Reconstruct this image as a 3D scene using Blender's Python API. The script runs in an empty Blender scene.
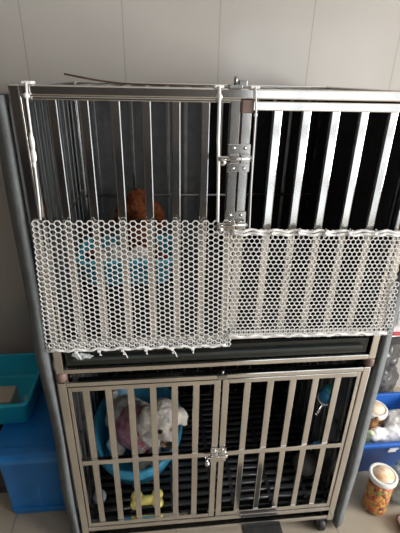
import bpy, bmesh, math, random
from mathutils import Vector, Matrix, noise, Euler
random.seed(7)
C = bpy.context.scene.collection
FZ = -0.06            # floor level
PI = math.pi

# ------------------------------------------------------------------ materials
def mat(name, col, rough=.5, metal=0., noise_amt=0., noise_scale=20., bump=0., bump_scale=60.,
        spec=.5, alpha=None, col2=None, coat=0., sss=0., stretch=None):
    m = bpy.data.materials.new(name); m.use_nodes = True
    nt = m.node_tree; N = nt.nodes; L = nt.links
    b = N['Principled BSDF']
    b.inputs['Base Color'].default_value = (*col, 1)
    b.inputs['Roughness'].default_value = rough
    b.inputs['Metallic'].default_value = metal
    b.inputs['Specular IOR Level'].default_value = spec
    b.inputs['Coat Weight'].default_value = coat
    tc = N.new('ShaderNodeTexCoord')
    src = tc.outputs['Object']
    if stretch:
        mp = N.new('ShaderNodeMapping'); mp.inputs['Scale'].default_value = stretch
        L.new(src, mp.inputs['Vector']); src = mp.outputs['Vector']
    if noise_amt > 0 or col2:
        n = N.new('ShaderNodeTexNoise'); n.inputs['Scale'].default_value = noise_scale
        n.inputs['Detail'].default_value = 5
        L.new(src, n.inputs['Vector'])
        r = N.new('ShaderNodeValToRGB')
        c2 = col2 if col2 else tuple(c*(1-noise_amt) for c in col)
        r.color_ramp.elements[0].position = .35; r.color_ramp.elements[0].color = (*c2, 1)
        r.color_ramp.elements[1].position = .65; r.color_ramp.elements[1].color = (*col, 1)
        L.new(n.outputs['Fac'], r.inputs['Fac']); L.new(r.outputs['Color'], b.inputs['Base Color'])
    if bump > 0:
        n2 = N.new('ShaderNodeTexNoise'); n2.inputs['Scale'].default_value = bump_scale
        n2.inputs['Detail'].default_value = 4
        L.new(src, n2.inputs['Vector'])
        bp = N.new('ShaderNodeBump'); bp.inputs['Strength'].default_value = bump
        bp.inputs['Distance'].default_value = .01
        L.new(n2.outputs['Fac'], bp.inputs['Height']); L.new(bp.outputs['Normal'], b.inputs['Normal'])
    if alpha is not None:
        b.inputs['Alpha'].default_value = alpha
    return m

STEEL = mat('stainless_steel', (.74, .73, .71), .13, 1., .12, 9.)
STEEL_DULL = mat('worn_steel', (.40, .40, .40), .30, 1., .25, 30., .08, 40.)
WHITE_MESH = mat('white_mesh_plastic', (.76, .76, .75), .45, noise_amt=.12, noise_scale=15)
WHITE_TIE = mat('white_tie_plastic', (.85, .85, .84), .35, noise_amt=.05)
BLACK_PLASTIC = mat('black_plastic', (.045, .046, .05), .27, noise_amt=.4, noise_scale=12)
TRAY_PLASTIC = mat('dark_tray_plastic', (.012, .015, .014), .22, noise_amt=.3)
GREY_CLOTH = mat('grey_felt', (.17, .185, .19), .95, noise_amt=.2, noise_scale=25, bump=.25, bump_scale=120, spec=.1)
BLACK_CLOTH = mat('black_cloth', (.012, .012, .013), .9, noise_amt=.4, noise_scale=20, bump=.2, bump_scale=70, spec=.15)
BLUE_TUB = mat('sky_blue_plastic', (.055, .36, .60), .32, noise_amt=.06)
TEAL_TUB = mat('teal_blue_plastic', (.012, .42, .60), .35, noise_amt=.08)
UP_TUB = mat('turquoise_blue_plastic', (.09, .60, .82), .35, noise_amt=.06)
ROYAL = mat('royal_blue_plastic', (.012, .19, .56), .38, noise_amt=.1)
BASKET = mat('bright_blue_plastic', (.015, .12, .50), .35, noise_amt=.1)
WHITE_FUR = mat('cream_fur', (.88, .83, .76), .9, noise_amt=.18, noise_scale=35, bump=.6, bump_scale=110, spec=.1)
GREY_FUR = WHITE_FUR
BROWN_FUR = mat('rust_brown_fur', (.27, .085, .035), .9, noise_amt=.5, noise_scale=40, bump=.7, bump_scale=120, spec=.1)
PINK = mat('pink_knit', (.74, .46, .50), .9, noise_scale=38, col2=(.56, .18, .24), bump=.3, bump_scale=150, spec=.1)
DARKRED = mat('hem_shade_red', (.16, .015, .025), .9, noise_amt=.2, spec=.1)  # shirt edge red with the dark shade under it put in
NOSE = mat('black_nose', (.015, .012, .012), .35)
EYE = mat('dark_eye', (.012, .008, .006), .12)
LIP = mat('tan_muzzle', (.52, .33, .25), .8, noise_amt=.2, spec=.15)
TONGUE = mat('dark_mouth', (.05, .02, .02), .7)
YELLOW = mat('yellow_rubber', (.80, .70, .20), .5, noise_amt=.1, bump=.1)
GREYBALL = mat('grey_ball_plastic', (.22, .23, .28), .25, noise_amt=.2)
DARKBALL = mat('dark_grey_rubber', (.07, .068, .066), .55, noise_amt=.3)
BLANKET_W = mat('white_fleece', (.62, .60, .56), .95, noise_amt=.2, noise_scale=30, bump=.4, bump_scale=80, spec=.1)
BLANKET_P = mat('pink_white_fleece', (.74, .56, .57), .95, noise_scale=26, col2=(.82, .78, .76), bump=.4, bump_scale=80, spec=.1)
DARKPINK = mat('maroon_fleece', (.30, .06, .08), .95, noise_amt=.3, bump=.3, spec=.1)
CREAM = mat('cream_plastic', (.52, .46, .38), .5, noise_amt=.1)
CLEARISH = mat('clear_film', (.72, .78, .80), .15, alpha=.38, bump=.3, bump_scale=40)
GREYBAG = mat('grey_film', (.10, .10, .10), .25, noise_amt=.35, noise_scale=16, bump=.5, bump_scale=28)
WHITEBAG = mat('white_film', (.86, .86, .86), .35, noise_amt=.08, noise_scale=14, bump=.35, bump_scale=25)
PALEGREEN = mat('pale_green_film', (.62, .72, .42), .4, noise_amt=.2, noise_scale=30)
TOFFEE = mat('toffee_brown', (.42, .20, .07), .45, noise_amt=.4, noise_scale=40)
LIDWHITE = mat('white_lid', (.82, .82, .80), .35, noise_amt=.04)
CARDLABEL = mat('peach_label', (.85, .46, .20), .4, noise_scale=32, col2=(.88, .82, .68))
REDPRINT = mat('red_print', (.55, .06, .08), .4, noise_amt=.1)
BROWNPLASTIC = mat('red_brown_plastic', (.17, .09, .08), .45, noise_amt=.3)
CONNECT = mat('connector_reflection_brown', (.20, .13, .11), .45, noise_amt=.3)  # brown joints; a reddish reflection is put into the colour
RUBBER = mat('caster_rubber', (.015, .015, .015), .5, noise_amt=.2)
STRIPDARK = mat('charcoal_strip', (.035, .036, .036), .8, noise_amt=.3, noise_scale=60, bump=.2, bump_scale=200)
TWIG = mat('twig_brown', (.12, .07, .045), .8, noise_amt=.4, noise_scale=60)
CHROME = mat('chrome', (.8, .8, .8), .08, 1.)
DEEPBLUE = mat('bottle_blue', (.02, .22, .50), .2, noise_amt=.1)
GREENCAP = mat('teal_cap', (.03, .25, .27), .4, noise_amt=.1)

def treats_mat():
    m = bpy.data.materials.new('mixed_treats'); m.use_nodes = True
    nt = m.node_tree; N = nt.nodes; L = nt.links; b = N['Principled BSDF']
    tc = N.new('ShaderNodeTexCoord'); v = N.new('ShaderNodeTexVoronoi'); v.inputs['Scale'].default_value = 75
    L.new(tc.outputs['Object'], v.inputs['Vector'])
    sp = N.new('ShaderNodeSeparateColor'); L.new(v.outputs['Color'], sp.inputs['Color'])
    r = N.new('ShaderNodeValToRGB'); r.color_ramp.interpolation = 'CONSTANT'
    els = [(0, (.55, .15, .02)), (.22, (.58, .26, .03)), (.45, (.38, .06, .02)), (.62, (.50, .32, .06)), (.80, (.18, .18, .03)), (.94, (.16, .03, .02))]
    e = r.color_ramp.elements
    e[0].position = 0; e[0].color = (*els[0][1], 1); e[1].position = .25; e[1].color = (*els[1][1], 1)
    for p, c in els[2:]:
        x = e.new(p); x.color = (*c, 1)
    L.new(sp.outputs['Red'], r.inputs['Fac']); L.new(r.outputs['Color'], b.inputs['Base Color'])
    bp = N.new('ShaderNodeBump'); bp.inputs['Strength'].default_value = .6; bp.inputs['Distance'].default_value = .01; bp.invert = True
    L.new(v.outputs['Distance'], bp.inputs['Height']); L.new(bp.outputs['Normal'], b.inputs['Normal'])
    b.inputs['Roughness'].default_value = .5
    return m
TREATS = treats_mat()

def panel_wall_mat(name, col, period, x0, rough):
    """painted panels with thin vertical seams"""
    m = bpy.data.materials.new(name); m.use_nodes = True
    nt = m.node_tree; N = nt.nodes; L = nt.links; b = N['Principled BSDF']
    tc = N.new('ShaderNodeTexCoord'); s = N.new('ShaderNodeSeparateXYZ'); L.new(tc.outputs['Object'], s.inputs[0])
    def M(op, a, bb=None):
        n = N.new('ShaderNodeMath'); n.operation = op
        for i, q in enumerate((a, bb)):
            if q is None: continue
            if isinstance(q, (int, float)): n.inputs[i].default_value = q
            else: L.new(q, n.inputs[i])
        return n.outputs[0]
    t = M('FRACT', M('DIVIDE', M('SUBTRACT', s.outputs[0], x0), period))
    d = M('ABSOLUTE', M('SUBTRACT', t, .5))
    g = M('GREATER_THAN', d, .5 - .0035/period*.5)
    n = N.new('ShaderNodeTexNoise'); n.inputs['Scale'].default_value = 3; n.inputs['Detail'].default_value = 4
    L.new(tc.outputs['Object'], n.inputs['Vector'])
    r = N.new('ShaderNodeValToRGB')
    r.color_ramp.elements[0].position = .3; r.color_ramp.elements[0].color = (*[c*.95 for c in col], 1)
    r.color_ramp.elements[1].position = .7; r.color_ramp.elements[1].color = (*col, 1)
    L.new(n.outputs['Fac'], r.inputs['Fac'])
    mx = N.new('ShaderNodeMix'); mx.data_type = 'RGBA'
    L.new(g, mx.inputs['Factor']); L.new(r.outputs['Color'], mx.inputs['A']); mx.inputs['B'].default_value = (*[c*.72 for c in col], 1)
    L.new(mx.outputs['Result'], b.inputs['Base Color'])
    b.inputs['Roughness'].default_value = rough
    return m
WALL = panel_wall_mat('wall_panels', (.45, .43, .40), .33, .06, .13)
WALL_PLAIN = mat('wall_paint', (.52, .47, .41), .7, noise_amt=.06, noise_scale=3)
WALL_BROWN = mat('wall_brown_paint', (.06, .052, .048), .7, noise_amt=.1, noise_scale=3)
PANEL_DARK = mat('dark_reflected_panel', (.012, .012, .015), .6, noise_amt=.4, noise_scale=6, stretch=(1, 1, 8))
CEIL = mat('ceiling_paint', (.62, .60, .57), .8, noise_amt=.04, noise_scale=4)

def floor_mat():
    m = bpy.data.materials.new('floor_tiles'); m.use_nodes = True
    nt = m.node_tree; N = nt.nodes; L = nt.links; b = N['Principled BSDF']
    tc = N.new('ShaderNodeTexCoord')
    mp = N.new('ShaderNodeMapping'); mp.inputs['Location'].default_value = (.13, .24, 0)
    L.new(tc.outputs['Object'], mp.inputs['Vector'])
    br = N.new('ShaderNodeTexBrick'); br.offset = 0; br.inputs['Scale'].default_value = 1
    br.inputs['Brick Width'].default_value = .6; br.inputs['Row Height'].default_value = .6
    br.inputs['Mortar Size'].default_value = .003
    br.inputs['Mortar'].default_value = (.25, .22, .19, 1)
    L.new(mp.outputs['Vector'], br.inputs['Vector'])
    n = N.new('ShaderNodeTexNoise'); n.inputs['Scale'].default_value = 7; n.inputs['Detail'].default_value = 6
    L.new(tc.outputs['Object'], n.inputs['Vector'])
    r = N.new('ShaderNodeValToRGB')
    r.color_ramp.elements[0].position = .3; r.color_ramp.elements[0].color = (.34, .295, .23, 1)
    r.color_ramp.elements[1].position = .7; r.color_ramp.elements[1].color = (.43, .375, .295, 1)
    L.new(n.outputs['Fac'], r.inputs['Fac'])
    L.new(r.outputs['Color'], br.inputs['Color1']); L.new(r.outputs['Color'], br.inputs['Color2'])
    L.new(br.outputs['Color'], b.inputs['Base Color'])
    b.inputs['Roughness'].default_value = .4
    return m
FLOOR = floor_mat()

# ------------------------------------------------------------------ mesh helpers
class MB:
    def __init__(s): s.v = []; s.f = []; s.sm = []
    def add(s, vs, fs, smooth=False):
        o = len(s.v); s.v += [tuple(v) for v in vs]
        s.f += [tuple(i+o for i in f) for f in fs]; s.sm += [smooth]*len(fs); return s
    def box(s, x0, x1, y0, y1, z0, z1, b=0.):
        if b > 0:
            bm = bmesh.new(); bmesh.ops.create_cube(bm, size=1)
            for v in bm.verts:
                v.co = Vector(((x0+x1)/2+v.co.x*(x1-x0), (y0+y1)/2+v.co.y*(y1-y0), (z0+z1)/2+v.co.z*(z1-z0)))
            bmesh.ops.bevel(bm, geom=list(bm.edges), offset=b, segments=2, profile=.6, affect='EDGES')
            s.bm(bm); return s
        vs = [(x, y, z) for x in (x0, x1) for y in (y0, y1) for z in (z0, z1)]
        return s.add(vs, [(0,1,3,2), (4,6,7,5), (0,4,5,1), (2,3,7,6), (0,2,6,4), (1,5,7,3)])
    def bm(s, bm, smooth=False):
        bm.verts.index_update()
        s.add([v.co[:] for v in bm.verts], [[v.index for v in f.verts] for f in bm.faces], smooth); bm.free(); return s
    def rings(s, rs, cap0=True, cap1=True, smooth=True, closed=False):
        n = len(rs[0]); vs = [p for r in rs for p in r]; fs = []
        for i in range(len(rs) if closed else len(rs)-1):
            a, b = i*n, ((i+1) % len(rs))*n
            for j in range(n):
                k = (j+1) % n; fs.append((a+j, a+k, b+k, b+j))
        if not closed:
            if cap0: fs.append(tuple(range(n))[::-1])
            if cap1: fs.append(tuple((len(rs)-1)*n+j for j in range(n)))
        return s.add(vs, fs, smooth)
    def lathe(s, prof, c, n=40, sx=1., sy=1., axis=None, cap=True):
        R = Vector((0, 0, 1)).rotation_difference(Vector(axis)).to_matrix() if axis else Matrix.Identity(3)
        rs = []
        for r, z in prof:
            rs.append([tuple(R @ Vector((r*math.cos(2*PI*j/n)*sx, r*math.sin(2*PI*j/n)*sy, z)) + Vector(c)) for j in range(n)])
        return s.rings(rs, cap, cap)
    def tube(s, pts, r, n=8):
        pts = [Vector(p) for p in pts]; rs = []
        up = Vector((0, .3, 1)).normalized()
        for i, p in enumerate(pts):
            d = (pts[min(i+1, len(pts)-1)] - pts[max(i-1, 0)]).normalized()
            a = d.cross(up)
            if a.length < 1e-3: a = d.cross(Vector((1, 0, 0)))
            a.normalize(); b = d.cross(a)
            rr = r[i] if isinstance(r, (list, tuple)) else r
            rs.append([tuple(p + a*math.cos(2*PI*j/n)*rr + b*math.sin(2*PI*j/n)*rr) for j in range(n)])
        return s.rings(rs)
    def ball(s, c, r, sub=3, rot=None):
        if isinstance(r, (int, float)): r = (r, r, r)
        bm = bmesh.new(); bmesh.ops.create_icosphere(bm, subdivisions=sub, radius=1)
        R = Euler(rot).to_matrix() if rot else Matrix.Identity(3)
        for v in bm.verts: v.co = R @ Vector((v.co.x*r[0], v.co.y*r[1], v.co.z*r[2])) + Vector(c)
        return s.bm(bm, True)

ORG = {}
KZ = .991
def zm(v): return Vector((v[0], v[1], 1.452-(1.452-v[2])*KZ))   # measured heights to true heights
def obj(name, mb, m, parent=None, org=None):
    o0 = ORG[parent.name] if parent else zm(org if org else (0, 0, 0))
    me = bpy.data.meshes.new(name)
    me.from_pydata([tuple(zm(v)-o0) for v in mb.v], [], mb.f)
    me.polygons.foreach_set('use_smooth', mb.sm); me.materials.append(m)
    bm = bmesh.new(); bm.from_mesh(me); bmesh.ops.recalc_face_normals(bm, faces=bm.faces); bm.to_mesh(me); bm.free()
    me.update()
    o = bpy.data.objects.new(name, me); C.objects.link(o)
    if parent: o.parent = parent
    else: o.location = o0
    ORG[o.name] = o0
    return o
def empty(name, loc, label, cat, group=None):
    o = bpy.data.objects.new(name, None); C.objects.link(o); o.location = zm(loc); o.empty_display_size = .05
    ORG[o.name] = zm(loc); return tag(o, label, cat, group)
def tag(o, label, cat, group=None):
    o['label'] = label; o['category'] = cat
    if group: o['group'] = group
    return o
def struct(name, mb, m, parent=None, org=None):
    o = obj(name, mb, m, parent, org)
    if not parent: o['kind'] = 'structure'
    return o
def dup_part(o, dx, dy=0, dz=0):
    c = o.copy(); C.objects.link(c); c.parent = o.parent
    c.location = o.location + Vector((dx, dy, dz)); ORG[c.name] = ORG[o.name]; return c

def blob(balls, voxel=.008, smooth=6, amp=0., freq=30., amp2=0., freq2=90.):
    """one continuous surface grown round a set of ellipsoids (centre, radii, rotation)"""
    t = MB()
    for b in balls: t.ball(b[0], b[1], 3, b[2] if len(b) > 2 else None)
    me = bpy.data.meshes.new('tmp'); me.from_pydata(t.v, [], t.f)
    o = bpy.data.objects.new('tmp', me); C.objects.link(o)
    rm = o.modifiers.new('r', 'REMESH'); rm.mode = 'VOXEL'; rm.voxel_size = voxel
    if smooth:
        sm = o.modifiers.new('s', 'SMOOTH'); sm.iterations = smooth; sm.factor = .5
    dg = bpy.context.evaluated_depsgraph_get(); dg.update()
    ev = o.evaluated_get(dg); m2 = ev.to_mesh()
    vs = [(v.co.copy(), v.normal.copy()) for v in m2.vertices]; fs = [tuple(p.vertices) for p in m2.polygons]
    ev.to_mesh_clear(); bpy.data.objects.remove(o); bpy.data.meshes.remove(me)
    out = MB(); P = []
    for c, n in vs:
        d = 0
        if amp: d += amp*noise.noise(c*freq)
        if amp2: d += amp2*noise.noise(c*freq2 + Vector((5, 1, 3)))
        P.append(c + n*d)
    return out.add(P, fs, True)

def rrect(x0, x1, y0, y1, z, r, n=5):
    pts = []
    for cx, cy, a0 in ((x1-r, y1-r, 0), (x0+r, y1-r, 90), (x0+r, y0+r, 180), (x1-r, y0+r, 270)):
        for i in range(n+1):
            a = math.radians(a0 + 90*i/n); pts.append((cx+r*math.cos(a), cy+r*math.sin(a), z))
    return pts
def open_box(mb, x0, x1, y0, y1, z0, z1, taper=.02, t=.004, r=.03, lip=.008, liph=.012, base=.005):
    """thin-walled open tray with rounded corners and a turned-out lip; the given rectangle is the top"""
    def ring(off, z, rr): return rrect(x0+off, x1-off, y0+off, y1-off, z, max(rr, .004))
    rs = [ring(taper+.006, z0, r), ring(taper, z0+.006, r), ring(taper*.12, z1-liph-.002, r), ring(-lip, z1-liph, r+lip), ring(-lip-.001, z1-.003, r+lip),
          ring(-lip+.003, z1, r+lip), ring(t, z1, r-t*.5), ring(t+.002, z1-.004, r-t*.5), ring(taper+t, z0+base+.006, r-t), ring(taper+t+.008, z0+base, r)]
    return mb.rings(rs)

# ------------------------------------------------------------------ room
struct('floor', MB().box(-2.1, 3.1, -3.4, .80, FZ-.05, FZ), FLOOR)
struct('wall_back', MB().box(-2.1, 3.1, .70, .80, FZ, 2.6), WALL)
struct('wall_left', MB().box(-2.2, -2.1, -3.3, .70, FZ, 2.6), WALL_BROWN)
RY0, RY1, RZ0, RZ1 = -2.7, -.55, .55, 2.3
wr = MB(); wr.box(3.1, 3.2, -3.3, RY0, FZ, 2.6); wr.box(3.1, 3.2, RY1, .70, FZ, 2.6); wr.box(3.1, 3.2, RY0, RY1, FZ, RZ0); wr.box(3.1, 3.2, RY0, RY1, RZ1, 2.6)
struct('wall_right', wr, WALL_PLAIN)
struct('ceiling', MB().box(-2.2, 3.2, -3.4, .80, 2.6, 2.7), CEIL)
WX0, WX1, WZ1 = .72, 2.85, 2.15
wf = MB(); wf.box(-2.1, WX0, -3.4, -3.3, FZ, 2.6); wf.box(WX1, 3.1, -3.4, -3.3, FZ, 2.6); wf.box(WX0, WX1, -3.4, -3.3, WZ1, 2.6)
struct('wall_front', wf, WALL_BROWN)
struct('unseen_panel_1', MB().box(-2.1, WX0-.06, -3.30, -3.27, FZ, .80), PANEL_DARK)  # unseen dark panel, added so the left bars reflect dark
WFRAME = mat('window_frame_grey', (.16, .16, .16), .4, noise_amt=.05)
w = MB()
for k in range(5): x = WX0+(WX1-WX0-.06)*k/4; w.box(x, x+.06, -3.39, -3.31, FZ, WZ1)
for z, h in ((FZ, .07), (.42, .05), (.95, .09), (WZ1-.07, .07)): w.box(WX0, WX1, -3.388, -3.312, z, z+h)
struct('window_1', w, WFRAME)
w = MB()
for k in range(3): y = RY0+(RY1-RY0-.06)*k/2; w.box(3.11, 3.19, y, y+.06, RZ0, RZ1)
for z in (RZ0, RZ1-.06): w.box(3.112, 3.188, RY0, RY1, z, z+.06)
struct('window_2', w, WFRAME)

# ------------------------------------------------------------------ dog cages
HW, DEP = .449, .60
SQ = .022
def bar_mb(x, y, z0, z1, wx=.019, wy=.010):
    return MB().box(x-wx/2, x+wx/2, y-wy/2, y+wy/2, z0, z1, .0022)
def latch(mb, x0, x1, z, yf):
    """slide bolt across two stiles: plates with rivets, a rod and a knob"""
    for x in (x0, x1):
        mb.box(x-.013, x+.013, yf-.004, yf, z-.030, z+.030, .001)
        for dz in (-.022, .022): mb.lathe([(.004, 0), (.004, .002), (.001, .003)], (x, yf-.004, z+dz), 10, axis=(0, -1, 0))
        mb.box(x-.011, x+.011, yf-.015, yf-.004, z-.010, z+.010, .002)
    mb.tube([(x0-.030, yf-.010, z), (x1+.016, yf-.010, z)], .0055, 10)
    mb.tube([(x0-.026, yf-.010, z), (x0-.026, yf-.030, z-.004)], .004, 8)
    mb.lathe([(.001, -.004), (.007, -.003), (.007, .003), (.001, .004)], (x0-.026, yf-.031, z-.004), 12, axis=(0, -1, 0))
    return mb
def grille(root, kind, axis_pos, z0, z1, rods):
    """side or back grille: top and bottom rails, cross rods, and separate upright bars"""
    f = MB()
    if kind == 'back_grille':
        f.box(-HW+SQ, HW-SQ, DEP-.008, DEP+.008, z0, z0+.016); f.box(-HW+SQ, HW-SQ, DEP-.008, DEP+.008, z1-.016, z1)
        for x in (-HW+SQ, HW-SQ-.010): f.box(x, x+.010, DEP-.007, DEP+.007, z0+.010, z1-.010)
        for z in rods: f.tube([(-HW+.02, DEP-.010, z), (HW-.02, DEP-.010, z)], .005, 8)
    else:
        x = axis_pos
        f.box(x-.007, x+.007, SQ/2, DEP-SQ/2, z0, z0+.016); f.box(x-.007, x+.007, SQ/2, DEP-SQ/2, z1-.016, z1)
        for y in (SQ/2, DEP-SQ/2-.010): f.box(x-.006, x+.006, y, y+.010, z0+.010, z1-.010)
        for z in rods: f.box(x-.004, x+.004, SQ/2, DEP-SQ/2, z-.005, z+.005)
    g = obj(kind, f, STEEL_DULL, root)
    if kind == 'back_grille':
        b0 = obj('bar', bar_mb(-.3775, DEP, z0+.01, z1-.01, .012, .006), STEEL_DULL, g)
        for i in range(1, 13): dup_part(b0, i*.0629)
    else:
        b0 = obj('bar', bar_mb(axis_pos, .062, z0+.01, z1-.01, .006, .012), STEEL_DULL, g)
        for i in range(1, 9): dup_part(b0, 0, i*.0597)
    return g
def door(root, x0, x1, z0, z1, xs, stw0, stw1, mid=None, rail=.018, trail=None):
    trail = trail or rail
    f = MB()
    f.box(x0, x0+stw0, -.008, .008, z0, z1, .002); f.box(x1-stw1, x1, -.008, .008, z0, z1, .002)
    f.box(x0+stw0, x1-stw1, -.008, .008, z1-trail, z1, .002); f.box(x0+stw0, x1-stw1, -.008, .008, z0, z0+rail, .002)
    if mid: f.box(x0+stw0, x1-stw1, -.009, .006, mid-.0095, mid+.0095, .002)
    d = obj('door', f, STEEL, root)
    b0 = None
    for x in xs:
        if b0 is None: b0 = obj('bar', bar_mb(x, .0005, z0+rail-.002, z1-trail+.002), STEEL, d); x00 = x
        else: dup_part(b0, x-x00)
    return d
def floor_grid(root, z, name='floor_grid'):
    f = MB()
    y = .035
    while y < .575:
        f.rings([[(x, y+a*.0095, z-.010+h) for a, h in ((-1, 0), (-1, .005), (-.7, .0085), (-.25, .010), (.25, .010), (.7, .0085), (1, .005), (1, 0))] for x in (-.425, .425)])
        y += .031
    for x in (-.42, -.28, -.14, -.0, .075, .21, .34, .415):
        f.box(x-.007, x+.007, .02, .585, z-.014, z-.001)
    return obj(name, f, BLACK_PLASTIC, root)
def tray(root, z0, z1, x0=-.42, x1=.42, front=True):
    t = MB(); open_box(t, x0, x1, .006 if front else .014, .585, z0, z1, .006, .003, .012, .0, .006, .003)
    if front: t.box(x0+.0, x1, -.002, .007, z0, z1)
    o = obj('slide_tray', t, TRAY_PLASTIC, root)
    if front: obj('pull_lip', MB().box(x0+.02, x1-.02, -.012, -.002, z0+.022, z0+.032, .002), mat('grey_green_lip_%d' % int(z0*100), (.030, .038, .036), .3, noise_amt=.2), o)
    return o

# --- upper cage
UC = empty('dog_cage', (0, .30, .71), 'upper stainless steel dog cage with white mesh tied over its doors, stacked on another cage', 'cage', 'stacked dog cages')
p0 = obj('post', MB().box(-HW, -HW+SQ, -SQ/2, SQ/2, .738, 1.452, .003), STEEL, UC)
dup_part(p0, 2*HW-SQ); dup_part(p0, 0, DEP); dup_part(p0, 2*HW-SQ, DEP)
f = MB()
for z0, z1 in ((1.432, 1.452),):
    f.box(-HW+SQ, HW-SQ, -SQ/2, SQ/2, z0, z1, .003); f.box(-HW+SQ, HW-SQ, DEP-SQ/2, DEP+SQ/2, z0, z1, .003)
    for s in (-1, 1):
        xx = s*(HW-SQ/2); f.box(xx-SQ/2, xx+SQ/2, SQ/2, DEP-SQ/2, z0, z1, .003)
tf = obj('top_frame', f, STEEL, UC)
tb = obj('bar', MB().box(-.39, -.38, SQ/2, DEP-SQ/2, 1.437, 1.445, .002), STEEL_DULL, tf)
for i in range(1, 13): dup_part(tb, i*.0642)
f = MB()
f.box(-HW+SQ, HW-SQ, -SQ/2, SQ/2, .738, .755, .003); f.box(-HW+SQ, HW-SQ, DEP-SQ/2, DEP+SQ/2, .738, .755, .003)
for s in (-1, 1):
    xx = s*(HW-SQ/2); f.box(xx-SQ/2, xx+SQ/2, SQ/2, DEP-SQ/2, .738, .755, .003)
obj('bottom_frame', f, STEEL, UC)
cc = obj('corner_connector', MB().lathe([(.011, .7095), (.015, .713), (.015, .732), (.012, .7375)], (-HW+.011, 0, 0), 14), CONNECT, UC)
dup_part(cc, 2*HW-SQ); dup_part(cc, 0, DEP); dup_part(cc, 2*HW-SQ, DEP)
dL = door(UC, -.4255, .0100, .826, 1.4312, [-.371, -.309, -.247, -.185, -.1245, -.063], .010, .022, trail=.007)
dR = door(UC, .0125, .4255, .826, 1.428, [.0915, .1545, .219, .284, .351], .022, .012)
obj('latch', latch(MB(), -.001, .0235, 1.312, -.008), STEEL, dL)
obj('latch', latch(MB(), -.001, .0235, 1.160, -.008), STEEL, dL)
obj('reflection_cap', MB().box(.0105, .0365, -.016, -.008, 1.405, 1.431, .003), CONNECT, dR)  # reddish reflection at the stile top, built as a small cap
obj('top_clasp', MB().box(-.018, .010, -.020, .006, 1.452, 1.459, .002).tube([(-.004, -.010, 1.459), (-.004, -.012, 1.474)], .004).box(.002, .020, -.014, -.004, 1.456, 1.468, .002), STEEL_DULL, UC)
grille(UC, 'back_grille', 0, .757, 1.430, (1.065, .905))
grille(UC, 'side_grille', -HW+.011, .757, 1.430, (1.09,)); grille(UC, 'side_grille', HW-.011, .757, 1.430, (1.09,))
floor_grid(UC, .828)
tray(UC, .758, .808)

# --- lower cage
LC = empty('dog_cage', (0, .30, FZ), 'lower stainless steel dog cage on casters holding a white dog', 'cage', 'stacked dog cages')
p0 = obj('post', MB().box(-HW, -HW+SQ, -SQ/2, SQ/2, -.004, .709, .003), STEEL, LC)
dup_part(p0, 2*HW-SQ-.006); dup_part(p0, 0, DEP); dup_part(p0, 2*HW-SQ-.006, DEP)
for nm, rails in (('top_frame', ((.692, .709),)), ('bottom_frame', ((.054, .071), (.006, .023)))):
    f = MB()
    for z0, z1 in rails:
        f.box(-HW+SQ, HW-SQ-.006, -SQ/2, SQ/2, z0, z1, .003); f.box(-HW+SQ, HW-SQ-.006, DEP-SQ/2, DEP+SQ/2, z0, z1, .003)
        for s in (-1, 1):
            xx = s*(HW-SQ/2)-(.006 if s > 0 else 0); f.box(xx-SQ/2, xx+SQ/2, SQ/2, DEP-SQ/2, z0, z1, .003)
    obj(nm, f, STEEL, LC)
dL = door(LC, -.4255, .0005, .074, .689, [-.379, -.3175, -.256, -.1935, -.132, -.070], .010, .019, .386, .017)
dR = door(LC, .0055, .4195, .074, .689, [.080, .148, .2155, .284, .352], .019, .012, .386, .017)
obj('latch', latch(MB(), -.009, .0150, .386, -.009), STEEL, dL)
obj('top_clasp', MB().box(-.012, .016, -.020, -.006, .697, .712, .002).tube([(.002, -.012, .712), (.002, -.012, .722)], .004), STEEL_DULL, LC)
grille(LC, 'back_grille', 0, .066, .690, (.386,))
grille(LC, 'side_grille', -HW+.011, .066, .690, (.386,)); grille(LC, 'side_grille', HW-.017, .066, .690, (.386,))
floor_grid(LC, .104)
tray(LC, .0655, .084, front=False)
for x, y in ((-.42, .012), (.405, .012), (-.42, .58), (.405, .58)):
    w = MB().box(x-.022, x+.022, y-.022, y+.022, -.004, .005, .001)
    w.box(x-.020, x-.015, y-.024, y+.016, -.040, -.003); w.box(x+.015, x+.020, y-.024, y+.016, -.040, -.003)
    c = obj('caster', w, RUBBER, LC)
    obj('wheel', MB().lathe([(.006, -.0145), (.022, -.0145), (.0265, -.009), (.0265, .009), (.022, .0145), (.006, .0145)], (x, y-.010, FZ+.0265), 24, axis=(1, 0, 0)), RUBBER, c)

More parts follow.
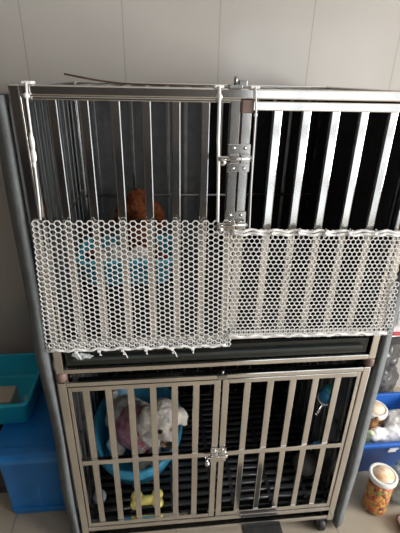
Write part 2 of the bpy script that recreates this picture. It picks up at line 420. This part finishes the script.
# ------------------------------------------------------------------ white hexagon mesh sheets
def hexsheet(x0, x1, z0, z1, p, flat, y, wst=.0020, dep=.0026, hem=(), skew=0., wav=.0015, xmap=None):
    """real strands; flat=True has columns staggered, else rows staggered"""
    s = p/math.sqrt(3); edges = {}
    def key(a): return (round(a[0]/1e-4), round(a[1]/1e-4))
    cells = []
    if flat:
        i = 0; x = x0
        while x <= x1:
            z = z0 + (p/2 if i % 2 else 0)
            while z <= z1: cells.append((x, z)); z += p
            x += 1.5*s; i += 1
        angs = [0, 60, 120, 180, 240, 300]
    else:
        i = 0; z = z0
        while z <= z1:
            x = x0 + (p/2 if i % 2 else 0)
            while x <= x1: cells.append((x, z)); x += p
            z += 1.5*s; i += 1
        angs = [30, 90, 150, 210, 270, 330]
    def collect(cells, yy, dx=0., dz=0.):
        ed = {}
        for cx, cz in cells:
            P = [(cx+dx+s*math.cos(math.radians(a)), cz+dz+s*math.sin(math.radians(a))) for a in angs]
            for k in range(6):
                a, b = P[k], P[(k+1) % 6]; ka, kb = key(a), key(b)
                ed[(min(ka, kb), max(ka, kb))] = (a, b)
        return [(a, b, yy) for a, b in ed.values()]
    E = collect(cells, y)
    for fn in hem:
        E += collect([c for c in cells if fn(*c)], y-.0035, p*.5, p*.2)
    mb = MB()
    for a, b, yy in E:
        dx, dz = b[0]-a[0], b[1]-a[1]; l = math.hypot(dx, dz); dx /= l; dz /= l
        nx, nz = -dz*wst/2, dx*wst/2; ex, ez = dx*wst*.28, dz*wst*.28
        vs = []
        for q, sg in ((a, -1), (b, 1)):
            wob = wav*(math.sin(q[0]*41+q[1]*17) + math.sin(q[1]*33+1.3))*.5
            qx = q[0]+ex*sg + skew*(q[1]-z0); qz = q[1]+ez*sg
            if xmap: qx, qz = xmap(qx, qz)
            for sn in (-1, 1):
                for d in (-dep/2, dep/2): vs.append((qx+nx*sn, yy+wob+d, qz+nz*sn))
        mb.add(vs, [(0,2,3,1), (4,5,7,6), (0,4,6,2), (1,3,7,5), (0,1,5,4), (2,6,7,3)])
    return mb
YM = -.0165
def sag(x, z):
    t = (z-.815)/.355
    return x - (1-t)*.016*max(0, (-x)/.45) + (1-t)*.014*(x+.45)/.45, z - .008*(1-t)*(x+.45)/.45 - .006*t*(x+.45)/.45
lm = obj('mesh_sheet', hexsheet(-.437, .000, .826, 1.170, .0137, True, YM, hem=(lambda x, z: z < .842,), xmap=sag), WHITE_MESH)
tag(lm, 'white plastic hexagon mesh sheet tied over the left upper door, coarser and hanging lower', 'mesh', 'white mesh on the upper doors')
rm = obj('mesh_sheet', hexsheet(.010, .430, .846, 1.150, .0126, False, YM, wst=.0019,
         hem=(lambda x, z: z > 1.136, lambda x, z: z < .862, lambda x, z: x > .418 and z < 1.0), skew=0.0,
         xmap=lambda x, z: (x + (1.15-z)*.10*max(0, (x-.05)/.38), z - .012*(x/.43))), WHITE_MESH)
tag(rm, 'white plastic hexagon mesh sheet over the right upper door, with thick folded top edge', 'mesh', 'white mesh on the upper doors')
# ties of the left sheet round the door's bottom rail
for i, (x, z) in enumerate(((-.385, .815), (-.327, .815), (-.267, .814), (-.207, .812), (-.138, .810), (-.084, .808))):
    t = MB().tube([(x, -.020, z+.014), (x+.001, -.024, z+.004), (x+.001, -.022, z-.010), (x+.003, -.014, z-.016)], .0018, 6)
    t.box(x-.004, x+.004, -.027, -.021, z+.002, z+.009, .001)
    if i % 2 == 0: t.tube([(x, -.022, z+.004), (x+.008, -.030, z-.004), (x+.012, -.030, z-.016)], .0014, 6)
    obj('tie', t, WHITE_TIE, lm)
hem = MB(); pts = []
for i in range(60):
    x = -.45+i*.0077; pts.append((x, YM-.006+.002*math.sin(i*1.7), .826-.007*i/60+.003*math.sin(i*.9)))
hem.tube(pts, .0035, 6)
t = blob([((-.372, -.024, .806), (.018, .007, .010)), ((-.388, -.024, .812), (.010, .006, .008)), ((-.354, -.024, .804), (.012, .005, .006))], .003, 3, .004, 130)
obj('hem', hem, WHITE_MESH, lm); obj('film_scrap', t, CLEARISH, lm)
for i, (x, z) in enumerate(((.10, 1.141), (.165, 1.141), (.23, 1.139), (.29, 1.138), (.355, 1.136))):
    obj('tie', MB().tube([(x, -.024, z+.010), (x, -.028, z), (x+.001, -.024, z-.012)], .0022, 6).box(x-.004, x+.004, -.031, -.026, z-.003, z+.004, .001), WHITE_TIE, rm)
hem = MB()
for zc in (1.147, 1.139):
    hem = MB(); hem.tube([(.005+i*.00705, YM-.005+.002*math.sin(i*1.3), zc-.010*i/60+.0025*math.sin(i*.8+zc*90)) for i in range(61)], .0036, 6); obj('hem', hem, WHITE_MESH, rm)
hem = MB()
hem.tube([(.008+i*.00745, YM-.005+.002*math.sin(i*1.3), .846-.010*i/60+.0025*math.sin(i*.8)) for i in range(61)], .0042, 6)
obj('hem', hem, WHITE_MESH, rm)

# white cords looped over the top rail
def cord(pts, r, label, lumps=()):
    t = MB().tube(pts, r, 8)
    x = pts[0][0]
    t.box(x-.010, x+.010, -.018, .012, 1.4525, 1.458, .002)
    for q, rr in lumps: t.ball(q, rr, 2)
    return tag(obj('tie_cord', t, WHITE_TIE), label, 'cord', 'white cords on the top rail')
cord([(-.411, -.018, 1.455), (-.413, -.022, 1.42), (-.415, -.019, 1.36), (-.418, -.018, 1.30), (-.421, -.018, 1.22), (-.424, -.017, 1.178)], .0022,
     'white tie cord with lumpy knots looped over the top rail at the left corner post',
     (((-.413, -.020, 1.432), .006), ((-.416, -.020, 1.345), (.005, .004, .02)), ((-.417, -.020, 1.318), (.006, .004, .016)), ((-.419, -.019, 1.30), (.004, .004, .008))))
cord([(-.038, -.018, 1.455), (-.037, -.019, 1.42), (-.036, -.015, 1.35), (-.033, -.015, 1.29), (-.030, -.016, 1.168)], .0034,
     'white tie cord hanging left of the two middle door stiles', (((-.037, -.020, 1.436), .006),))
cord([(.036, -.018, 1.455), (.040, -.019, 1.41), (.042, -.015, 1.33), (.043, -.015, 1.25), (.046, -.017, 1.150)], .0017,
     'thin white tie cord hanging right of the two middle door stiles', (((.040, -.018, 1.402), .004),))

# ------------------------------------------------------------------ cloth behind and inside
def sheet(path, z0, z1, nz, amp, freq, seed, thick):
    mb = MB(); n = len(path); vs = []; fs = []
    for k in range(nz+1):
        z = z0+(z1-z0)*k/nz
        for i, (x, y, wt) in enumerate(path):
            q = Vector((x*freq, y*freq, z*freq*.45+seed))
            vs.append((x+amp*wt*noise.noise(q), y+amp*wt*noise.noise(q+Vector((7, 3, 1)))*.8, z + .004*noise.noise(q*2)))
    for k in range(nz):
        for i in range(n-1): a = k*n+i; fs.append((a, a+1, a+n+1, a+n))
    return mb.add(vs, fs, True)
def resample(pts, step):
    out = []
    for (x0, y0, w0), (x1, y1, w1) in zip(pts, pts[1:]):
        m = max(1, int(math.hypot(x1-x0, y1-y0)/step))
        for i in range(m): t = i/m; out.append((x0+(x1-x0)*t, y0+(y1-y0)*t, w0+(w1-w0)*t))
    return out+[pts[-1]]
path = [(-.4605, .010, .1), (-.463, -.012, .4), (-.475, -.003, .8), (-.490, .010, .8), (-.490, .022, .8), (-.474, .040, .4), (-.468, .10, .5), (-.468, .61, .3), (-.44, .642, .4), (.44, .642, .4),
        (.468, .61, .3), (.468, .10, .5), (.474, .040, .4), (.496, .022, .8), (.496, .010, .8), (.478, -.004, .8), (.463, -.014, .4), (.4605, .010, .1)]
gc = obj('cage_cover', sheet(resample(path, .02), FZ+.012, 1.432, 60, .011, 7., 1., .006), GREY_CLOTH)
so = gc.modifiers.new('thickness', 'SOLIDIFY'); so.thickness = .005; so.offset = 0
tag(gc, 'thick grey felt cover wrapped round the sides and back of both dog cages', 'cover')
p2 = [(.02, .619, .5), (.30, .619, .6), (.425, .619, .2)]
bl = obj('liner_cloth', sheet(resample(p2, .02), .84, 1.425, 24, .006, 9., 4., .004), BLACK_CLOTH)
bl.modifiers.new('thickness', 'SOLIDIFY').thickness = .004
tag(bl, 'black cloth hanging behind the right half of the upper cage', 'cloth', 'black liner cloths')
p3 = [(.4205, .575, .1), (.4225, .35, .2), (.4225, .04, .1)]
bs = obj('liner_cloth', sheet(resample(p3, .02), .84, 1.425, 24, .002, 9., 6., .004), BLACK_CLOTH)
bs.modifiers.new('thickness', 'SOLIDIFY').thickness = .002
tag(bs, 'black cloth hanging along the right side wall inside the upper cage', 'cloth', 'black liner cloths')
p4 = [(-.425, .619, .2), (0, .619, .6), (.425, .619, .2)]
bl2 = obj('liner_cloth', sheet(resample(p4, .02), .02, .70, 24, .006, 9., 8., .004), BLACK_CLOTH)
bl2.modifiers.new('thickness', 'SOLIDIFY').thickness = .004
tag(bl2, 'black cloth hanging across the whole back of the lower cage', 'cloth', 'black liner cloths')

# ------------------------------------------------------------------ inside the upper cage
t = MB(); open_box(t, -.430, -.118, .30, .52, .829, .930, .016, .004, .03, .006, .012)
tag(obj('litter_tub', t, UP_TUB), 'rectangular turquoise blue tub in the upper cage behind the left mesh', 'tub')
zb = .8345
H = Vector((-.228, .435, 1.062))
pd = blob([((-.230, .440, .905), (.066, .058, .068)), ((-.230, .430, .965), (.052, .050, .065)), ((-.228, .435, 1.02), (.036, .036, .05)),
           (H, (.052, .054, .050)), (H+Vector((0, 0, .032)), (.046, .046, .034)), (H+Vector((.004, -.050, -.018)), (.026, .036, .022)),
           (H+Vector((-.062, .004, -.022)), (.026, .028, .052), (0, .25, 0)), (H+Vector((.058, .004, -.026)), (.024, .028, .050), (0, -.25, 0)),
           ((-.255, .392, .895), (.022, .024, .062)), ((-.205, .392, .895), (.022, .024, .062)), ((-.257, .378, .850), (.022, .028, .015)), ((-.203, .378, .850), (.022, .028, .015)),
           ((-.288, .43, .866), (.036, .046, .030)), ((-.172, .43, .866), (.036, .046, .030))], .007, 4, .008, 45, .006, 110)
zmin = min(v[2] for v in pd.v); pd.v = [(x, y, z+(zb+.0005-zmin if z < .86 else 0)) for x, y, z in pd.v]
PO = obj('poodle', pd, BROWN_FUR, org=(-.23, .43, .835))
tag(PO, 'curly rust-brown poodle sitting in the turquoise tub of the upper cage', 'dog')
obj('nose', MB().ball(H+Vector((.005, -.088, -.013)), (.009, .007, .007), 2), NOSE, PO)
obj('eye', MB().ball(H+Vector((-.019, -.051, .006)), .0065, 2), EYE, PO); obj('eye', MB().ball(H+Vector((.025, -.050, .006)), .0065, 2), EYE, PO)
tag(obj('blanket', blob([((-.330, .342, .885), (.040, .028, .050)), ((-.318, .346, .930), (.032, .024, .032)), ((-.350, .342, .915), (.026, .024, .034)), ((-.37, .345, .87), (.02, .02, .033))], .006, 3, .014, 40, .005, 90), BLANKET_W),
    'crumpled off-white fleece blanket at the left of the turquoise tub', 'blanket', 'fleeces in the turquoise tub')
tag(obj('blanket', blob([((-.240, .341, .885), (.040, .024, .048)), ((-.232, .342, .928), (.030, .022, .034)), ((-.262, .341, .912), (.020, .022, .038))], .006, 3, .012, 42, .005, 90), BLANKET_P),
    'crumpled pink and white fleece in the middle of the turquoise tub', 'blanket', 'fleeces in the turquoise tub')
tag(obj('cloth', blob([((-.153, .352, .880), (.021, .030, .044)), ((-.155, .356, .907), (.019, .024, .022))], .004, 2, .020, 38, .008, 90), DARKPINK),
    'dark maroon cloth stuffed in the right end of the turquoise tub', 'cloth', 'maroon cloths in the turquoise tub')
tag(obj('cloth', blob([((-.393, .385, .880), (.016, .030, .044)), ((-.393, .375, .925), (.014, .020, .022))], .004, 2, .018, 42, .008, 90), DARKPINK),
    'dark maroon cloth stuffed in the left corner of the turquoise tub', 'cloth', 'maroon cloths in the turquoise tub')

# ------------------------------------------------------------------ inside the lower cage
BC = (-.267, .312)
prof = [(.001, .1045), (.152, .1045), (.160, .110), (.184, .186), (.191, .188), (.196, .194), (.197, .220), (.193, .226), (.186, .226), (.181, .218), (.158, .120), (.150, .112), (.001, .112)]
t = MB().lathe(prof, (BC[0], BC[1], 0), 56, .90, 1.27)
tb = tag(obj('wash_basin', t, BLUE_TUB, org=(BC[0], BC[1], .1045)), 'round sky blue plastic basin holding the white dog in the lower cage', 'basin')

H = Vector((-.168, .150, .388))
wd = blob([(H, (.058, .060, .056)), (H+Vector((.0, .006, .024)), (.050, .052, .040)),
           (H+Vector((.014, -.055, -.024)), (.028, .034, .024)), (H+Vector((.008, -.035, -.03)), (.036, .034, .030)),
           (H+Vector((.066, .010, -.006)), (.019, .028, .044), (.1, -.35, 0)), (H+Vector((-.066, .006, -.018)), (.022, .030, .054), (0, .3, 0)), (H+Vector((-.05, 0, .01)), (.03, .035, .04)),
           ((-.185, .205, .325), (.058, .058, .060)), ((-.205, .235, .265), (.070, .070, .080)), ((-.265, .300, .215), (.085, .088, .085)),
           ((-.318, .355, .200), (.085, .085, .085)), ((-.335, .325, .220), (.055, .055, .060)),
           ((-.250, .205, .195), (.026, .028, .075)), ((-.198, .205, .195), (.024, .028, .075)), ((-.255, .186, .128), (.025, .034, .018)), ((-.200, .186, .128), (.024, .034, .018)),
           ((-.345, .275, .160), (.042, .065, .042)), ((-.225, .385, .155), (.040, .060, .042)), ((-.352, .225, .135), (.026, .036, .021)),
           ((-.372, .420, .250), (.022, .028, .034))], .007, 5, .008, 34, .0045, 100)
zmin = min(v[2] for v in wd.v); wd.v = [(x, y, max(z, .1125)) for x, y, z in wd.v]
WD = obj('white_dog', wd, WHITE_FUR, org=(-.25, .28, .112))
tag(WD, 'fluffy white dog in a pink shirt leaning over the front of a round blue basin', 'dog')
obj('nose', MB().ball(H+Vector((.018, -.094, -.019)), (.012, .009, .009), 2), NOSE, WD)
obj('eye', MB().ball(H+Vector((-.010, -.061, .004)), (.0095, .0075, .0085), 2), EYE, WD); obj('eye', MB().ball(H+Vector((.037, -.058, .004)), (.0095, .0075, .0085), 2), EYE, WD)
obj('muzzle', blob([(H+Vector((.002, -.080, -.030)), (.015, .013, .012)), (H+Vector((.030, -.080, -.032)), (.014, .012, .011))], .004, 3), LIP, WD)
obj('mouth', MB().ball(H+Vector((.016, -.082, -.046)), (.016, .008, .007), 2), TONGUE, WD)
sh = blob([((-.232, .250, .235), (.074, .074, .080)), ((-.268, .285, .215), (.090, .092, .088)), ((-.252, .268, .225), (.084, .084, .084)), ((-.255, .212, .215), (.040, .034, .060))], .006, 6, .004, 60)
SH = obj('shirt', sh, PINK, WD)
obj('hem', MB().tube([(-.254+.082*math.cos(a)*.93-.026, .288+.098*math.sin(a)*.72-.045, .205+.07*math.cos(a)*.3-.035) for a in [PI*.95+i*PI*1.1/20 for i in range(21)]], [.002]+[.0055]*19+[.002], 8), DARKRED, SH)

# bone toy, balls, dispenser
bx = MB(); cx, cy, cz = -.230, .040, .122
bone = blob([((cx, cy, cz), (.044, .016, .016)), ((cx-.036, cy+.015, cz+.004), (.021, .018, .019)), ((cx-.038, cy-.013, cz), (.020, .018, .017)),
             ((cx+.036, cy+.015, cz+.004), (.021, .018, .019)), ((cx+.038, cy-.013, cz), (.020, .018, .017))], .0035, 4)
zmin = min(v[2] for v in bone.v); bone.v = [(x, y, z-zmin+.1045) for x, y, z in bone.v]
tag(obj('bone_toy', bone, YELLOW), 'yellow rubber bone toy on the lower cage floor before the blue basin', 'toy')
tag(obj('toy_ball', MB().ball((-.395, .062, .1045+.024), .024, 3), GREYBALL), 'small glossy grey ball on the lower cage floor left of the yellow bone', 'ball', 'balls on the lower cage floor')
tag(obj('toy_ball', MB().ball((.362, .115, .1045+.044), (.044, .044, .044), 3), DARKBALL), 'large dark grey ball in the right corner of the lower cage', 'ball', 'balls on the lower cage floor')
DX, DY = .390, .11
ds = empty('water_dispenser', (DX, DY, .44), 'blue pet water bottle with teal cap hung inside the lower cage at right', 'bottle')
obj('bottle', MB().lathe([(.002, -.040), (.016, -.038), (.022, -.03), (.023, .03), (.018, .045), (.012, .052), (.002, .053)], (DX, DY, .49), 24, axis=(-.15, -.5, 1)), DEEPBLUE, ds)
obj('base_ring', MB().lathe([(.023, -.033), (.0255, -.033), (.0255, -.026), (.023, -.026)], (DX, DY, .49), 24, axis=(-.15, -.5, 1)), LIDWHITE, ds)
obj('cap', MB().lathe([(.002, .050), (.015, .050), (.015, .068), (.011, .072), (.002, .072)], (DX, DY, .49), 20, axis=(-.15, -.5, 1)), GREENCAP, ds)
obj('nozzle', MB().tube([(DX+.004, DY+.018, .452), (DX-.002, DY+.015, .425), (DX-.022, DY+.002, .405)], .006).ball((DX-.022, DY+.002, .405), .007, 2), CHROME, ds)
obj('hook', MB().tube([(DX+.020, DY+.02, .50), (.437, DY+.02, .505), (.437, DY+.02, .495)], .003), CHROME, ds)

# ------------------------------------------------------------------ on top
tag(obj('twig', MB().tube([(-.372, .15, 1.472), (-.33, .15, 1.465), (-.29, .15, 1.459), (-.245, .15, 1.4545), (-.15, .13, 1.4535), (-.05, .11, 1.4535)], [.002, .0024, .0022, .002, .0016, .0012], 6), TWIG),
    'thin brown twig lying on top of the upper cage near the left', 'twig')

# ------------------------------------------------------------------ left of the cages: tote, tray
TT = empty('storage_tote', (-.645, .37, FZ), 'royal blue lidded storage tote on the floor left of the lower cage', 'box')
t = MB(); ty = .142
def trect(off, z): return rrect(-.750+off, -.502-off, ty+off, .60-off, z, .014)
t.rings([trect(.008, FZ), trect(.006, FZ+.008), trect(.002, .236), trect(.0, .238)])
for x in (-.628,): t.box(x-.004, x+.004, ty+.004, ty+.013, FZ+.01, .225)
t.box(-.740, -.512, ty+.002, ty+.012, FZ+.035, FZ+.041)
obj('body', t, ROYAL, TT)
t = MB(); t.rings([rrect(-.765, -.500, ty-.008, .612, .226, .02), rrect(-.767, -.498, ty-.010, .614, .230, .02), rrect(-.767, -.498, ty-.010, .614, .264, .02), rrect(-.760, -.505, ty-.003, .607, .270, .02)], )
for i in range(5): t.box(-.74, -.525, ty+.03+i*.09, ty+.036+i*.09, .268, .2715)
obj('lid', t, ROYAL, TT)
tag(obj('black_box', MB().box(-1.10, -.775, .24, .62, FZ, .2605, .012), BLACK_PLASTIC), 'plain black box shape on the floor at left of the blue tote', 'box')  # plain black box filling the space left of the tote
t = MB(); open_box(t, -.900, -.658, .264, .560, .2725, .384, .012, .004, .02, .006, .012)
tag(obj('open_tray', t, TEAL_TUB), 'deep open teal tray set on top of the royal blue tote', 'tray')
tag(obj('tub_cup', MB().box(-.835, -.726, .295, .385, .278, .368, .010), CREAM), 'cream plastic container standing inside the teal tray', 'container')
tag(obj('plastic_scrap', blob([((-.699, .33, .298), (.018, .022, .0195)), ((-.694, .355, .308), (.015, .02, .022))], .004, 2, .009, 70), CLEARISH), 'small crumpled clear plastic wrapper right of the cream container', 'wrapper')

# ------------------------------------------------------------------ right of the cages
def treat_jar(x, y, z, r, h, label):
    J = empty('treat_jar', (x, y, z), label, 'jar', 'jars of dog treats')
    obj('treats', MB().lathe([(.001, .004), (r*.9, .004), (r*.93, .010), (r*.93, h*.80), (.001, h*.82)], (x, y, z), 28), TREATS, J)
    obj('jar_body', MB().lathe([(.001, 0), (r*.95, 0), (r, .006), (r, h*.84), (r*.93, h*.9), (r*.93, h*.96)], (x, y, z), 32, cap=False), mat('clear_jar_plastic', (.9, .85, .78), .08, alpha=.05), J)
    L = obj('lid', MB().lathe([(r*.95, h*.90), (r*1.06, h*.90), (r*1.08, h*.91), (r*1.08, h*.99), (r*1.04, h), (r*.86, h), (r*.84, h-.0015), (.001, h-.0015)], (x, y, z), 36), LIDWHITE, J)
    obj('lid_label', MB().lathe([(.001, h-.001), (r*.80, h-.001), (r*.80, h+.0004), (.001, h+.0004)], (x, y, z), 32), CARDLABEL, L)
    return J
treat_jar(.650, .060, FZ, .047, .190, 'jar of orange dog treats with white lid standing on the floor')
# basket
B0, B1, BY0, BY1 = .565, .98, .19, .46
BK = empty('basket', (.77, .33, FZ), 'bright blue plastic basket of bags and jars at right behind the floor jar', 'basket')
t = MB(); open_box(t, B0, B1, BY0, BY1, FZ, .135, .02, .005, .03, .009, .02)
bb = obj('basket_body', t, BASKET, BK)
lab = MB()
for k, (zz, x0, x1) in enumerate(((.093, .752, .790), (.081, .748, .782))):
    lab.add([(x0, BY0+.001, zz-.004), (x1, BY0+.001, zz-.004), (x1+.004, BY0-.001, zz+.004), (x0+.004, BY0-.001, zz+.004),
             (x0, BY0+.008, zz-.004), (x1, BY0+.008, zz-.004), (x1+.004, BY0+.008, zz+.004), (x0+.004, BY0+.008, zz+.004)],
            [(0,1,2,3), (4,7,6,5), (0,4,5,1), (3,2,6,7), (0,3,7,4), (1,5,6,2)])
obj('print', lab, LIDWHITE, bb)
treat_jar(.748, .335, FZ+.006, .049, .236, 'jar of treats with peach lid label standing in the blue basket')
tag(obj('plastic_bag', blob([((.775, .248, .07), (.085, .030, .09)), ((.85, .285, .125), (.07, .07, .06)), ((.74, .245, .12), (.05, .028, .035)), ((.86, .26, .09), (.05, .05, .07))], .007, 3, .018, 22, .007, 60), WHITEBAG),
    'crumpled white plastic bag bulging over the rim of the blue basket', 'bag')
tag(obj('plastic_bag', blob([((.640, .262, .05), (.034, .036, .10)), ((.638, .262, .14), (.030, .028, .03))], .006, 3, .012, 30, .005, 70), WHITEBAG),
    'white plastic bag in the basket corner nearest the cage', 'bag')
tag(obj('snack_bag', blob([((.690, .243, .10), (.016, .014, .045)), ((.692, .240, .135), (.015, .012, .018))], .005, 2, .008, 50), PALEGREEN), 'pale green wrapper at the front rim of the blue basket', 'wrapper')
tag(obj('snack_bag', blob([((.708, .262, .165), (.016, .010, .03)), ((.713, .262, .188), (.014, .010, .018))], .005, 2, .006, 50), TOFFEE), 'toffee-brown snack pack just below the lid of the basket jar', 'snack')
gb = blob([((.83, .555, .13), (.13, .075, .19)), ((.86, .55, .30), (.10, .06, .12)), ((.77, .545, .24), (.06, .05, .14)), ((.85, .55, .42), (.05, .035, .05))], .01, 3, .03, 14, .010, 45)
zmin = min(v[2] for v in gb.v); gb.v = [(x, min(y, .69), z-zmin+FZ) for x, y, z in gb.v]
tag(obj('bin_bag', gb, GREYBAG), 'translucent dark grey plastic bag behind the blue basket by the wall', 'bag')
SP = empty('snack_pouch', (.875, .50, .40), 'white pouch with red and black print on top of the dark grey bag', 'pouch')
obj('pouch', blob([((.885, .510, .475), (.055, .022, .075)), ((.90, .50, .53), (.05, .02, .05)), ((.845, .50, .42), (.03, .018, .03))], .006, 3, .008, 30), WHITEBAG, SP)
obj('print_band', MB().box(.845, .93, .478, .489, .452, .466, .003), REDPRINT, SP)
obj('print_patch', MB().box(.838, .90, .480, .492, .400, .440, .008), BLACK_PLASTIC, SP)
cb = blob([((.760, .075, .0), (.050, .060, .065)), ((.745, .085, .05), (.035, .05, .055)), ((.79, .10, .03), (.05, .05, .08))], .006, 3, .016, 26, .006, 70)
zmin = min(v[2] for v in cb.v); cb.v = [(x, y, z-zmin+FZ) for x, y, z in cb.v]
CB = tag(obj('clear_bag', cb, mat('bluish_film', (.42, .52, .56), .18, noise_amt=.35, noise_scale=25, bump=.4, bump_scale=40, alpha=.75), org=(.74, .07, FZ)), 'bluish clear plastic bag on the floor right of the treat jar', 'bag')
t = MB(); open_box(t, .70, .80, -.075, .0, FZ, FZ+.03, .006, .003, .02, .004, .008)
tag(obj('dish', t, BROWNPLASTIC), 'red-brown shallow dish on the floor in the lower right corner', 'dish')
tag(obj('floor_strip', MB().box(.118, .262, -.30, .125, FZ, FZ+.003, .001), STRIPDARK), 'dark charcoal strip lying flat on the floor under the lower cage', 'mat')  # flat charcoal strip, darker than the tiles around it

# ------------------------------------------------------------------ light
def area(name, loc, rot, sx, sy, energy, col):
    l = bpy.data.lights.new(name, 'AREA'); l.shape = 'RECTANGLE'; l.size = sx; l.size_y = sy; l.energy = energy; l.color = col
    o = bpy.data.objects.new(name, l); C.objects.link(o); o.location = loc; o.rotation_euler = rot; return o
area('window_daylight', ((WX0+WX1)/2, -3.36, (FZ+WZ1)/2), (PI/2, 0, 0), WX1-WX0-.1, WZ1-FZ-.1, 17, (.95, 1, 1))
area('window_daylight', (3.17, (RY0+RY1)/2, (RZ0+RZ1)/2), (0, PI/2, 0), RZ1-RZ0-.1, RY1-RY0-.1, 215, (1, .972, .95))
area('added_ceiling_fill', (-.1, -2.3, 2.59), (0, 0, 0), 1.1, 1.1, 80, (1, .985, .97))  # added fill for the cage interior; no lit lamp in the room
w = bpy.data.worlds.new('sky'); bpy.context.scene.world = w; w.use_nodes = True
w.node_tree.nodes['Background'].inputs[0].default_value = (.75, .82, .9, 1); w.node_tree.nodes['Background'].inputs[1].default_value = .6

# ------------------------------------------------------------------ camera
cam = bpy.data.cameras.new('camera'); co = bpy.data.objects.new('camera', cam); C.objects.link(co)
cx, D, cz, yaw, pit, rol = -0.1653, 0.8871, 1.4701, 0.1104, 0.4407, 0.0226
fw = Vector((math.sin(yaw)*math.cos(pit), math.cos(yaw)*math.cos(pit), -math.sin(pit)))
r = Vector((math.cos(yaw), -math.sin(yaw), 0)); u = r.cross(fw)
c_, s_ = math.cos(rol), math.sin(rol)
r, u = r*c_+u*s_, u*c_-r*s_
M = Matrix((r, u, -fw)).transposed().to_4x4(); M.translation = Vector((cx, -D, cz)); co.matrix_world = M
cam.sensor_fit = 'VERTICAL'; cam.sensor_height = 24; cam.lens = 400/533*24; cam.clip_start = .02
sc = bpy.context.scene; sc.camera = co
sc.view_settings.view_transform = 'Standard'; sc.view_settings.look = 'None'; sc.view_settings.gamma = 1
sc.view_settings.exposure = 0.1
